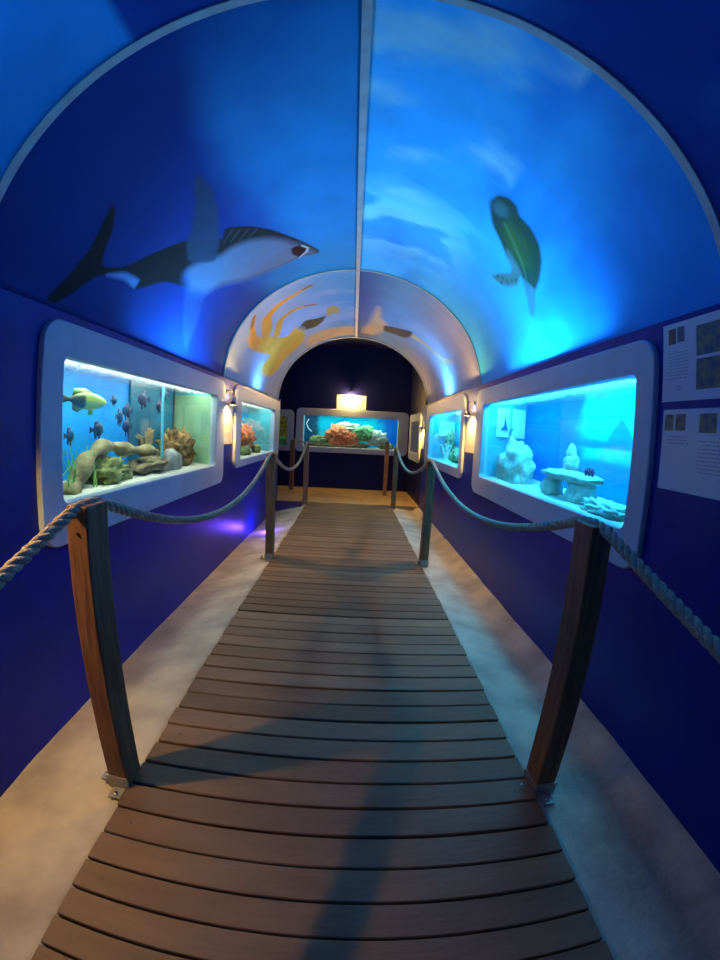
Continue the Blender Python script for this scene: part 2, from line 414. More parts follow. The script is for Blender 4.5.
rope('rail_rope','thick twisted rope of the right rail, sagging from post to post',
     [P(xr,-1.38,zr),P(xr,.945,zr),P(.607,3.217,zr),P(.596,5.745,zr)],[.215*S,.20*S,.215*S])
rope('barrier_rope','rope slung low across the front of the end tank',
     [P(-.995,6.99,zr+.012),P(.555,6.845,zr+.05)],[.10*S],.016)
# ------------------------------------------------------------------ aquaria
def rrect(u0,u1,v0,v1,r,n=6):
    pts=[]
    for cu,cv,a0 in ((u1-r,v1-r,0),(u0+r,v1-r,90),(u0+r,v0+r,180),(u1-r,v0+r,270)):
        for i in range(n+1):
            a=math.radians(a0+90*i/n); pts.append((cu+r*math.cos(a),cv+r*math.sin(a)))
    return pts
def aquarium(label, wall, plane, outer, g, lampm, backm, depth=.34, sidem=None, name='aquarium'):
    # wall: 'L','R','E'. outer/g = (u0,u1,z0,z1); u runs along y on side walls and along x on the end wall
    sgn={'L':1,'R':-1,'E':-1}[wall]       # direction into the room along the normal axis
    def W(u,v,d):                          # d = distance into the room
        return P(plane+sgn*d,u,v) if wall!='E' else P(u,plane+sgn*d,v)
    def bx(bm,u0,u1,d0,d1,v0,v1):
        v=[bm.verts.new(W(u,w,d)) for u in (u0,u1) for d in (d0,d1) for w in (v0,v1)]
        for f in ((0,1,3,2),(4,6,7,5),(0,4,5,1),(2,3,7,6),(0,2,6,4),(1,5,7,3)): bm.faces.new([v[i] for i in f])
    base=W((g[0]+g[1])/2,g[2],-.1)
    t=thing(name,label,'aquarium',base) if label else None
    if t is None:  # no label: unseen tank, added for its light
        t=bpy.data.objects.new('unseen_tank_1' if wall=='L' else 'unseen_tank_2',None); C.objects.link(t); t.location=base; t['kind']='structure'; bpy.context.view_layer.update()
    # raised surround
    fr=bmesh.new(); th=.022
    o_=rrect(*outer,.085); i_=rrect(*g,.030); n=len(o_)
    loops=[]
    for pts,d in ((o_,0.0005),(o_,th-.004),(rrect(outer[0]+.004,outer[1]-.004,outer[2]+.004,outer[3]-.004,.081),th),(rrect(g[0]-.004,g[1]+.004,g[2]-.004,g[3]+.004,.034),th),(i_,th-.004),(i_,-.03)):
        loops.append([fr.verts.new(W(u,v,d)) for u,v in pts])
    for a,b in zip(loops,loops[1:]):
        for k in range(n): fr.faces.new((a[k],a[(k+1)%n],b[(k+1)%n],b[k]))
    obj('surround',fr,M['frame'],t)
    gb=bmesh.new(); q=[gb.verts.new(W(u,v,-.012)) for u,v in rrect(g[0]+.001,g[1]-.001,g[2]+.001,g[3]-.001,.029)]; gb.faces.new(q)
    obj('glass_pane',gb,M['glass'],t)
    u0,u1,v0,v1=g[0]-.03,g[1]+.03,g[2]-.03,g[3]+.075
    b=bmesh.new(); bx(b,u0,u1,-depth-.012,-depth,v0,v1); obj('backdrop',b,backm,t)
    b=bmesh.new()
    bx(b,u0-.012,u0,-depth-.012,-.031,v0,v1); bx(b,u1,u1+.012,-depth-.012,-.031,v0,v1); bx(b,u0-.012,u1+.012,-depth-.012,-.031,v0-.012,v0); 
    obj('tank_shell',b,sidem or M['tankside'],t)
    b=bmesh.new(); bx(b,u0-.012,u1+.012,-depth-.012,-.031,v1,v1+.012); obj('hood',b,M['black'],t)
    b=bmesh.new(); bx(b,u0+.03,u1-.03,-.15,-.035,v1-.012,v1-.004); obj('lamp_strip',b,lampm,t)
    # rippled water surface, just above the top edge of the opening
    b=bmesh.new(); nu=int((u1-u0)/.02); nd=10; rows=[]
    for i in range(nu+1):
        row=[]
        for j in range(nd+1):
            u=u0+(u1-u0)*i/nu; d=-.032-(depth-.033)*j/nd
            p=W(u,g[3]+.008,d); p.z+=noise.noise(p*14)*.006; row.append(b.verts.new(p))
        rows.append(row)
    for i in range(nu):
        for j in range(nd): b.faces.new((rows[i][j],rows[i+1][j],rows[i+1][j+1],rows[i][j+1]))
    obj('water_surface',b,water,t,smooth=True)
    b=bmesh.new(); rows=[]; nu=int((u1-u0)/.03); nd=8
    for i in range(nu+1):
        row=[]
        for j in range(nd+1):
            u=u0+(u1-u0)*i/nu; d=-.032-(depth-.033)*j/nd
            p=W(u,g[2]-.004+.02*j/nd,d); p.z+=noise.noise(p*6)*.012; row.append(b.verts.new(p))
        rows.append(row)
    for i in range(nu):
        for j in range(nd): b.faces.new((rows[i][j],rows[i+1][j],rows[i+1][j+1],rows[i][j+1]))
    obj('sand_bed',b,M['sand'],t,smooth=True)
    return t
aquarium(None,'L',XL,(-1.3,.70,-.435,.36),GL[0],lamp_N,M['tankblue'])  # two empty tanks out of view, added to throw blue light on the floor
aquarium(None,'R',XR,(-1.3,.70,-.41,.38),GR[0],lamp_N,M['tankcyan'])
tL=aquarium('large left wall aquarium with driftwood, blue backdrop and green end panel','L',XL,(1.20,3.27,-.435,.358),GL[1],lamp_L,M['tankblue'])
tL2=aquarium('smaller second aquarium on the left wall, with orange coral','L',XL,(3.60,5.78,-.36,.368),GL[2],lamp_L,M['tankdark'])
tR=aquarium('large bright cyan aquarium with pale rocks on the right wall','R',XR,(1.20,3.28,-.41,.385),GR[1],lamp_R,M['tankcyan'])
tR2=aquarium('second cyan aquarium on the right wall, with pale corals','R',XR,(3.65,5.60,-.36,.402),GR[2],lamp_R,M['tankcyan'])
tR3=aquarium('small dim greenish aquarium at the far end of the right wall','R',XR,(6.08,7.28,-.40,.34),GR[3],lamp_D,M['rockgreen'])
tE=aquarium('wide aquarium with orange reef centred on the dark blue end wall','E',YW,(-1.01,.955,-.375,.385),EG,lamp_E,M['tankblue'],.42)
tA=aquarium('dim aquarium half hidden at the left corner of the end room','E',YW,(-1.93,-1.045,-.375,.345),AG,lamp_D,M['rockbrown'],.36)
# green filter panel and divider in the big left tank; boat picture and pipe in the right ones
b=bmesh.new(); box(b,XL-.337,XL-.325,3.06,3.085,-.31,.27); obj('divider',b,M['black'],tL)
b=bmesh.new(); box(b,XL-.337,XL-.325,2.42,3.058,-.31,.27); obj('rear_panel',b,mat('teal_panel',(.01,.15,.28),.3),tL)
b=bmesh.new(); box(b,XL-.335,XL-.035,3.095,3.108,-.31,.23); obj('filter_panel',b,M['tankgreen'],tL)
b=bmesh.new(); tube(b,[P(XL-.12,2.45,-.2),P(XL-.12,2.45,.23)],.012,10); obj('pipe',b,M['tankside'],tL)
def paint(b,parts): return b
b=bmesh.new(); box(b,XR+.300,XR+.310,3.05,3.70,.02,.30)
# ------------------------------------------------------------------ tank furniture
b.free()
b=bmesh.new(); box(b,XR+.10,XR+.33,3.112,3.122,.03,.25); obj('picture_panel',b,M['white'],tR)
b=bmesh.new(); q=[b.verts.new(P(x,3.106,z)) for x,z in ((XR+.13,.085),(XR+.19,.085),(XR+.175,.12),(XR+.162,.19),(XR+.155,.12))]; b.faces.new(q)
r=bmesh.ops.extrude_face_region(b,geom=b.faces[:]); bmesh.ops.translate(b,vec=(0,-.004,0),verts=[v for v in r['geom'] if isinstance(v,bmesh.types.BMVert)])
obj('boat_silhouette',b,M['darkblue'],tR)
b=bmesh.new(); tube(b,[P(XR+.16,2.98,-.05),P(XR+.16,2.98,.25)],.014,10); tube(b,[P(XR+.16,2.98,.08),P(XR+.15,2.90,.10)],.016,10); obj('pipe',b,M['tankside'],tR)
def painted_backdrop(parent,to_pt,u0,u1,v0,v1,fcol,nu=260,nv=80):
    # printed sheet on the back glass of a tank: water, light and silhouettes
    vs=[];cc=[]
    for jj in range(nv+1):
        for ii in range(nu+1):
            u=u0+(u1-u0)*ii/nu; v=v0+(v1-v0)*jj/nv; vs.append(to_pt(u,v)); cc+=[*fcol(u,v),1]
    me=bpy.data.meshes.new('backdrop_print'); n_=nu+1
    me.from_pydata(vs,[],[(q*n_+k,q*n_+k+1,(q+1)*n_+k+1,(q+1)*n_+k) for q in range(nv) for k in range(nu)]); me.update()
    a=me.color_attributes.new('Col','FLOAT_COLOR','POINT'); a.data.foreach_set('color',[float(q) for q in cc])
    return link('backdrop_print',me,M['vault'],parent)
def sea_print(y,z):
    n=fn((y*1.2,z*2),1.6,31)-.5; n2=fn((y,z*3),4,37)-.5
    deep=(.0,.15,.55); cy=(.0,.62,.85)
    k=ss(2.18,2.34,y+n*.25)                                   # deeper water behind the mound
    band=ss(.055,.03,0) if False else (1-ss(.035,.06,z+n*.03))*ss(-.01,.01,z+n2*.02)*.85
    low=1-ss(-.075,-.045,z+n*.06)
    c=lerp(cy,deep,max(k*.95,band,low*.8)); c=lerp(c,(.0,.30,.68),ss(.0,.3,n2)*.4)
    hx=(y-1.885)/.11; top=.055+.105*max(0,1-abs(hx)**1.1) if abs(hx)<1 else 0
    if z>.04 and z<top: c=lerp(c,(.0,.20,.58),.8)
    return c
painted_backdrop(tR,lambda u,v:P(XR+.337,u,v),1.275,3.12,-.30,.34,sea_print)
def reef_print(x,z):
    n=fn((x*2,z*3),2.2,41)-.5
    c=lerp((.0,.42,.62),(.0,.10,.50),ss(.25,.65,x+n*.3)); c=lerp(c,(.005,.05,.12),1-ss(-.72,-.58,x+n*.1))
    return lerp(c,(.06,.30,.22),ss(.55,.15,1) if False else max(0,1-((x+.05)/.55)**2-((z+.05)/.24)**2)*.9)
painted_backdrop(tE,lambda u,v:P(u,YW+.417,v),-.90,.80,-.31,.33,reef_print,160,60)
b=bmesh.new(); box(b,XR+.10,XR+.30,5.30,5.31,.02,.20); obj('picture_panel',b,M['white'],tR2)
def rock(name,label,cat,c,r,m,seed=0,amp=.35,freq=3,sub=4,group=None,parent=None):
    bm=bmesh.new(); bmesh.ops.create_icosphere(bm,subdivisions=sub,radius=1)
    c=P(*c)
    for v in bm.verts:
        d=v.co.normalized(); k=1+amp*noise.fractal(d*freq+Vector((seed*3.1,seed,0)),1,2,4)+.12*amp*noise.noise(d*freq*5+Vector((seed,0,0)))
        v.co=c+Vector((d.x*r[0]*S*k,d.y*r[1]*S*k,max(d.z,-.75)*r[2]*S*k))
    o=obj(name,bm,m,parent,smooth=True)
    if label: tag(o,label,cat,group)
    return o
def branch_coral(name,label,c,hgt,m,n=9,spread=.6,rad=.010,seed=1,lean=(0,0)):
    rng=random.Random(seed); bm=bmesh.new(); c=P(*c)
    lathe(bm,c,[(hgt*S*.35,-.01),(hgt*S*.25,.02),(hgt*S*.1,.04)],10)
    for i in range(n):
        a=rng.uniform(0,6.28); t=rng.uniform(.1,spread); L=hgt*S*rng.uniform(.7,1.05)
        d=Vector((math.cos(a)*t+lean[0],math.sin(a)*t+lean[1],1)).normalized()
        pts=[c+d*L*k/4+Vector((math.cos(a),math.sin(a),0))*.02*math.sin(k*1.3)*t for k in range(5)]
        tube(bm,pts,[rad*1.2,rad*1.1,rad,rad*.9,rad*.6],7)
        for _ in range(2):
            k=rng.randint(1,3); d2=(d+Vector((rng.uniform(-.8,.8),rng.uniform(-.8,.8),.3))).normalized()
            tube(bm,[pts[k],pts[k]+d2*L*.18,pts[k]+d2*L*.3],[rad*.9,rad*.7,rad*.5],6)
    return tag(obj(name,bm,m,smooth=True),label,'coral')
def fish(name,label,c,L,H,T,m,yaw=0,group=None,colors=None,disc=False):
    # one continuous lofted body with tail and fins; heading along +y before yaw
    bm=bmesh.new(); N=22; K=12; prof=[]
    for i in range(N+1):
        t=i/N
        if t<.74: q=t/.74; hh=(math.sin(math.pi*min(1,q*.93+.05))**(.55 if disc else .7)); ww=math.sin(math.pi*min(1,q*.93+.05))**.8
        else: q=(t-.74)/.26; hh=.20+q*.62; ww=.14*(1-q)+.03
        if t<.74 and q>.8: hh=max(hh,.20); ww=max(ww,.14)
        prof.append((.5-t,hh*(1 if not disc or t<.74 else .7),ww))
    rows=[]
    for yy,hh,ww in prof:
        rows.append([bm.verts.new(Vector((math.cos(a)*ww*T/2,yy*L,math.sin(a)*hh*H/2))) for a in [2*math.pi*k/K for k in range(K)]])
    for i in range(N):
        for k in range(K): bm.faces.new((rows[i][k],rows[i][(k+1)%K],rows[i+1][(k+1)%K],rows[i+1][k]))
    bm.faces.new(rows[0]); bm.faces.new(rows[-1][::-1])
    def fin(pts,w=.004):
        f=[Vector((s*w/2,y*L,z*H)) for s in (1,-1) for y,z in pts]; n=len(pts); v=[bm.verts.new(q) for q in f]
        bm.faces.new(v[:n]); bm.faces.new(v[n:][::-1])
        for k in range(n): bm.faces.new((v[k],v[(k+1)%n],v[n+(k+1)%n],v[n+k]))
    fin([(.25,.42),(.05,.70),(-.15,.62),(-.18,.2)]); fin([(.05,-.42),(-.08,-.68),(-.18,-.55),(-.18,-.2)]); fin([(.28,-.25),(.20,-.80),(.12,-.78),(.16,-.25)])
    if colors:
        lay=bm.loops.layers.float_color.new('Col')
        for f in bm.faces:
            for lp in f.loops:
                y=lp.vert.co.y/L; z=lp.vert.co.z/H
                lp[lay]=(*colors(y,z),1)
    o=obj(name,bm,m,smooth=True); o.location=P(*c); o.rotation_euler=(0,0,yaw)
    return tag(o,label,'fish',group)
bx_=XL-.18
fish('reef_fish','long yellow-green fish with a dark rear body, upper left of the big left tank',(XL-.14,1.66,.10),.52,.105,.05,M['fishgreen'],0,
     colors=lambda y,z:(.015,.04,.03) if y<.02 and z<.25 else ((.30,.50,.06) if z<.1 else (.16,.30,.05)))
gf='small dark fish in the big left tank'
for lab,(y,z,sz) in {
    'small dark round fish just right of the long yellow-green fish':(2.02,.12,.032),
    'small dark round fish high above the middle of the driftwood':(2.17,.075,.05),
    'small dark round fish in the group of three, lower left one':(2.08,.04,.055),
    'small dark round fish alone below the long fish, over the log':(1.87,-.03,.052),
    'small dark round fish lowest on the left, above the plants':(1.65,-.055,.045),
    'small dark slender fish in the group of three, lower right one':(2.17,-.01,.055),
    'dark round fish near the top centre of the big left tank':(2.36,.15,.06),
    'dark round fish against the pipe of the big left tank':(2.57,.12,.05),
    'dark round fish at the top right of the blue backdrop in left tank':(2.64,.20,.05)}.items():
    fish('small_fish',lab,(XL-.2,y,z),sz*2.2,sz*1.7,.03,M['fishdark'],random.uniform(-.35,.35)+(math.pi if y>2.1 else 0),gf,disc=True)
# driftwood arch
bm=bmesh.new()
pts=[P(XL-.10,1.50,-.31),P(XL-.13,1.60,-.25),P(XL-.16,1.75,-.155),P(XL-.18,1.90,-.105),P(XL-.19,2.1,-.125),P(XL-.19,2.3,-.15),P(XL-.18,2.5,-.165)]
sm=sagpath(pts,[0]*6,10); tube(bm,[p+Vector((0,0,noise.noise(p*9)*.02)) for p in sm],[.055+.014*math.sin(i*.5)-.018*i/len(sm) for i in range(len(sm))],12)
tag(obj('driftwood',bm,M['driftwood'],smooth=True),'arching grey-brown driftwood log lying across the big left tank','driftwood')
rock('mossy_rock','mossy green rock under the driftwood arch in the big left tank','rock',(XL-.17,1.92,-.255),(.08,.16,.085),M['rockgreen'],1,.5,2.5)
rock('flat_rock','dark flat stone slab under the right end of the driftwood','rock',(XL-.17,2.38,-.235),(.09,.22,.045),M['rocktan'],2,.4,2)
rock('large_shell','smooth grey shell-like stone standing right of the driftwood','stone',(XL-.13,2.60,-.235),(.06,.13,.085),M['rockgrey'],3,.12,1.4)
rock('coral_rock','knobbly brown coral rock beside the green panel in the left tank','rock',(XL-.20,2.86,-.185),(.09,.20,.15),M['rockbrown'],4,.55,4)
branch_coral('branching_coral','pale branching coral on top of the driftwood, big left tank',(XL-.19,2.40,-.15),.13,M['rocktan'],12,1.2,.012,3)
bm=bmesh.new(); rng=random.Random(5)
for i in range(26):
    c=P(XL-.08-rng.random()*.2,1.38+rng.random()*.45,-.30); h=rng.uniform(.10,.2)*S
    tube(bm,[c,c+Vector((rng.uniform(-.02,.02),rng.uniform(-.03,.03),h*.5)),c+Vector((rng.uniform(-.04,.04),rng.uniform(-.05,.05),h))],[.005,.005,.002],5)
o=tag(obj('water_grass',bm,M['leaf']),'spiky green water plants at the lower left of the big left tank','plants'); o['kind']='stuff'
# big right tank
rock('coral_mound','tall pale mound of coral rock on the left side of the big cyan tank','rock',(XR+.17,2.86,-.19),(.09,.25,.19),M['rockwhite'],6,.35,2.4)
bm=bmesh.new()                                   # arch rock: table top on two stubby legs
def lump(bm,c,r,seed,amp=.3):
    n0=len(bm.verts); bmesh.ops.create_icosphere(bm,subdivisions=3,radius=1); bm.verts.ensure_lookup_table(); c=P(*c)
    for v in bm.verts[n0:]:
        d=v.co.normalized(); k=1+amp*noise.fractal(d*2.5+Vector((seed,0,0)),1,2,4)
        v.co=c+Vector((d.x*r[0],d.y*r[1],d.z*r[2]))*S*k
lump(bm,(XR+.15,2.04,-.155),(.075,.29,.032),1); lump(bm,(XR+.15,2.22,-.235),(.06,.075,.07),2); lump(bm,(XR+.15,1.90,-.235),(.06,.11,.08),3)
tag(obj('arch_rock',bm,M['rockwhite'],smooth=True),'table-shaped rock arch on the sand in the big cyan tank','rock')
bm=bmesh.new(); lump(bm,(XR+.15,2.03,-.09),(.035,.06,.05),5); lump(bm,(XR+.15,2.035,-.04),(.022,.035,.05),6)
tag(obj('cone_coral',bm,M['rockwhite'],smooth=True),'pointed cone-shaped coral standing on top of the rock arch','coral')
bm=bmesh.new()
for y in (1.86,1.83,1.80): lathe(bm,P(XR+.14,y,-.135),[(.009,0),(.012,.03),(.010,.055),(.005,.056)],9)
tag(obj('tube_worms',bm,M['fishdark'],smooth=True),'three tiny dark tubes on the right end of the rock arch','tubes')
rock('crusty_rock','low crusty rock at the lower right corner of the big cyan tank','rock',(XR+.10,1.60,-.262),(.06,.17,.04),M['rockwhite'],8,.45,4)
# other tanks
rock('coral_rock','orange coral heap in the middle of the smaller left aquarium','coral',(XL-.18,4.65,-.12),(.08,.36,.15),M['orange'],9,.5,3.5)
rock('coral_rock','green coral on top of the orange heap in the smaller left aquarium','coral',(XL-.22,4.35,-.03),(.06,.22,.10),M['green'],10,.5,3.5)
for y,lab in ((4.02,'dark rock at the near end of the smaller left aquarium'),(4.45,'dark rock in front of the orange coral, smaller left aquarium'),(5.0,'dark rock at the far end of the smaller left aquarium')):
    rock('dark_rock',lab,'rock',(XL-.11,y,-.25),(.05,.13,.06),M['rockgreen'],int(y*10),.4,3,3)
branch_coral('branching_coral','pale branching coral low in the far half of the second right aquarium',(XR+.14,5.0,-.27),.20,M['rockwhite'],10,.7,.018,11)
branch_coral('branching_coral','pale branching coral low in the near half of the second right aquarium',(XR+.14,4.2,-.27),.16,M['rockwhite'],10,.8,.018,12)
rock('coral_rock','yellow-green upright rock beside the white panel in second right aquarium','rock',(XR+.22,5.15,-.10),(.05,.18,.17),M['rocktan'],13,.4,3)
rock('coral_rock','blue-green rock in the middle of the second right aquarium','rock',(XR+.17,4.55,-.21),(.06,.20,.09),M['green'],14,.5,3)
rock('coral_rock','tall dark rock in the small dim right aquarium','rock',(XR+.20,6.75,-.15),(.08,.22,.17),M['rockbrown'],15,.4,3)
rock('coral_rock','pale green rock in the half hidden corner aquarium','rock',(-1.28,YW+.14,-.22),(.16,.06,.08),M['green'],16,.4,3)
YE=YW+.17
for nm,lab,x,z,r,mm,sd in (
  ('orange_coral','orange coral heap at the centre of the end tank reef',-.27,-.09,(.20,.08,.18),'orange',21),
  ('orange_coral','small orange coral right of the heap in the end tank',-.04,-.14,(.13,.07,.13),'orange',22),
  ('pale_coral','pale green coral crowning the reef of the end tank',-.13,.07,(.20,.06,.09),'rockwhite',23),
  ('dark_coral','dark green coral right of centre in the end tank',.20,-.03,(.17,.07,.14),'green',24),
  ('pale_coral','pale round coral on the right part of the end tank reef',.44,-.10,(.15,.06,.13),'rockwhite',25),
  ('reef_rock','green rock at the left end of the end tank reef',-.62,-.19,(.16,.07,.10),'rockgreen',26),
  ('reef_rock','tan rock at the front centre of the end tank reef',-.02,-.24,(.28,.05,.05),'rocktan',27),
  ('reef_rock','dark rock at the right end of the end tank reef',.60,-.23,(.12,.06,.06),'rockgreen',28),
  ('reef_rock','flat green rock in front of the orange heap in the end tank',-.36,-.25,(.16,.05,.04),'green',29)):
    rock(nm,lab,'coral' if 'coral' in nm else 'rock',(x,YE+(0.05 if 'crown' in lab else 0),z),r,M[mm],sd,.55,4)
bm=bmesh.new(); tube(bm,[P(-.80,YW+.12,.20),P(-.84,YW+.12,.12),P(-.80,YW+.12,.03),P(-.74,YW+.12,-.02)],.012,8); obj('hose',bm,M['white'],tE)
# ------------------------------------------------------------------ wall lamps with their information sheets
def wall_lamp(label,wall,plane,u,z,bulbm=None,reach=.042,deep=False,bare=False):
    sgn={'L':1,'R':-1,'E':-1}[wall]
    def W(uu,zz,d): return P(plane+sgn*d,uu,zz) if wall!='E' else P(uu,plane+sgn*d,zz)
    nrm=(W(u,z,1)-W(u,z,0)).normalized()
    t=thing('wall_lamp',label,'lamp',W(u,z,0))
    b=bmesh.new(); lathe(b,W(u,z+.085,.0005),[(.028,0),(.028,.008),(.02,.012)],16,nrm); obj('backplate',b,M['black'],t)
    b=bmesh.new(); tube(b,[W(u,z+.085,.008),W(u,z+.095,reach*.7),W(u,z+.08,reach),W(u,z+.05,reach)],.006,8); obj('arm',b,M['black'],t)
    b=bmesh.new(); c=W(u,z,reach)
    if bare: lathe(b,c,[(.010,.012),(.020,.016),(.012,.034),(.004,.040)],16); up=-.006
    elif deep:                                # deep downlight hood
        lathe(b,c,[(.005,.085),(.012,.080),(.030,.050),(.034,-.030),(.032,-.030),(.028,.048),(.008,.070),(.001,.072)],20); up=.000
    else:                                     # short collar, open above and below
        n0=20; rs=[[b.verts.new(c+Vector((r*math.cos(2*math.pi*k/n0),r*math.sin(2*math.pi*k/n0),h))) for k in range(n0)] for r,h in ((.034,-.026),(.024,.010),(.022,.010),(.032,-.026))]
        for q in range(4):
            for k in range(n0): b.faces.new((rs[q][k],rs[q][(k+1)%n0],rs[(q+1)%4][(k+1)%n0],rs[(q+1)%4][k]))
        box(b,(c.x-.002)/S,(c.x+.002)/S,(c.y-.0235)/S,(c.y+.0235)/S,(c.z+.009)/S-1,(c.z+.012)/S-1);up=-.004
    obj('shade',b,M['black'],t,smooth=deep)
    b=bmesh.new(); bmesh.ops.create_icosphere(b,subdivisions=3,radius=.016,matrix=Matrix.Translation(c+Vector((0,0,up)))); obj('bulb',b,bulbm or M['bulb'],t,smooth=True)
def sheet(label,wall,plane,u0,u1,z0,z1,photos,lines,group=None,name='information_sheet',matp=None):
    sgn={'L':1,'R':-1,'E':-1}[wall]
    def bx(bm,a0,a1,d0,d1,c0,c1):
        if wall!='E': box(bm,*sorted((plane+sgn*d0,plane+sgn*d1)),a0,a1,c0,c1)
        else: box(bm,a0,a1,*sorted((plane+sgn*d0,plane+sgn*d1)),c0,c1)
    t=thing(name,label,'sign',P(plane,(u0+u1)/2,z0) if wall!='E' else P((u0+u1)/2,plane,z0),group)
    b=bmesh.new(); bx(b,u0,u1,.0005,.003,z0,z1); obj('paper',b,matp or M['paper'],t)
    for (a0,a1,c0,c1,mm) in photos:
        b=bmesh.new(); bx(b,a0,a1,.003,.0036,c0,c1); obj('photo',b,mm,t)
    if lines:
        b=bmesh.new()
        for (a0,a1,c0,c1) in lines: bx(b,a0,a1,.003,.0034,c0,c1)
        o=obj('text_lines',b,M['print'],t)
wall_lamp('warm wall lamp over the sheet between the two left aquariums','L',XL,3.37,.20,reach=.055)
sheet('lit cream sheet under the lamp between the two left aquariums','L',XL,3.29,3.57,-.14,.18,[],[(3.33,3.53,z,z+.006) for z in (.02,.0,-.02,-.05,-.07)])
wall_lamp('warm wall lamp over the sheet between the two right aquariums','R',XR,3.42,.21,reach=.055)
sheet('lit cream sheet under the lamp between the two right aquariums','R',XR,3.30,3.62,-.115,.20,[],[(3.34,3.56,z,z+.006) for z in (.02,.0,-.02,-.05,-.07)])
sheet('blue sheet hanging below the lit cream sheet on right wall','R',XR,3.30,3.60,-.28,-.125,[],[],name='blue_sheet',matp=M['wall'])
wall_lamp('warm wall lamp beside the small dim aquarium at far right','R',XR,5.92,.12,M['bulb'])
sheet('lit sheet below the lamp beside the small dim right aquarium','R',XR,5.80,6.04,-.18,.09,[],[])
wall_lamp('bright warm lamp at the top of the sheet on the end wall','E',YW,-.075,.625,M['bulb2'],.06,bare=True)
sheet('cream information sheet glowing under the lamp on the end wall','E',YW,-.315,.195,.395,.640,[],[(-.27,-.12,z,z+.006) for z in (.56,.54,.52,.49,.47)]+[(.02,.15,z,z+.006) for z in (.56,.54,.52,.49,.47)])
wall_lamp('warm wall lamp over the boardwalk just before the big left aquarium','L',XL,.70,.15,M['bulb3'],.07,True)
# photo sheets at the right edge
pc=[mat('photo_a',(.05,.03,.025),.35,color2=(.25,.08,.04),noise_scale=40),mat('photo_b',(.08,.08,.10),.35,color2=(.14,.13,.14),noise_scale=40),
    mat('photo_c',(.02,.06,.12),.35,color2=(.20,.22,.08),noise_scale=30),mat('photo_d',(.10,.08,.05),.35,color2=(.30,.24,.16),noise_scale=45)]
rngt=random.Random(11)
def textlines(u0,u1,z0,z1,n):
    out=[]
    for i in range(n):
        z=z1-(z1-z0)*(i+.5)/n
        ua=u0+rngt.uniform(0,.01); 
        while ua<u1-.01:
            w=rngt.uniform(.010,.03); ub=min(u1,ua+w); out.append((ua,ub,z,z+.0028)); ua=ub+.004
    return out
sheet('upper laminated information sheet with photos, above the other at the right edge','R',XR,.70,1.177,.165,.412,
  [(1.115,1.150,.345,.395,pc[0]),(1.075,1.108,.348,.396,pc[1]),(.90,1.022,.295,.385,pc[2]),(.90,1.022,.195,.285,pc[2])],
  textlines(1.055,1.155,.23,.32,9)+textlines(1.08,1.12,.195,.215,2),'laminated sheets beside the cyan tank')
sheet('lower laminated information sheet with photos, under the other at the right edge','R',XR,.70,1.165,-.108,.140,
  [(1.115,1.155,.075,.125,pc[3]),(1.060,1.105,.075,.125,pc[3]),(.93,1.0,.07,.125,pc[2])],
  textlines(1.04,1.14,.03,.06,3)+textlines(.88,1.0,-.05,.05,9),'laminated sheets beside the cyan tank')
# ------------------------------------------------------------------ printed pictures on the vault
def inpoly(S_,Y_,poly):
    inside=np.zeros(S_.shape,bool); n=len(poly); j=n-1
    for i in range(n):
        xi,yi=poly[i]; xj,yj=poly[j]
        if yi!=yj:
            c=((yi>Y_)!=(yj>Y_))&(S_<(xj-xi)*(Y_-yi)/(yj-yi)+xi); inside^=c
        j=i
    return inside
def segdist(S_,Y_,a,b):
    ax,ay=a; bx,by=b; dx,dy=bx-ax,by-ay; t=np.clip(((S_-ax)*dx+(Y_-ay)*dy)/(dx*dx+dy*dy+1e-12),0,1)
    return np.hypot(S_-ax-t*dx,Y_-ay-t*dy),t
def smoothpoly(p,it=2):
    for _ in range(it):
        q=[]
        for i in range(len(p)):
            a=p[i]; b=p[(i+1)%len(p)]; q+=[(a[0]*.86+b[0]*.14,a[1]*.86+b[1]*.14),(a[0]*.14+b[0]*.86,a[1]*.14+b[1]*.86)]
        p=q
    return p
def polydist(S_,Y_,poly):                      # signed, positive inside
    d=np.full(S_.shape,9.)
    for i in range(len(poly)): d=np.minimum(d,segdist(S_,Y_,poly[i],poly[(i+1)%len(poly)])[0])
    return np.where(inpoly(S_,Y_,poly),d,-d)
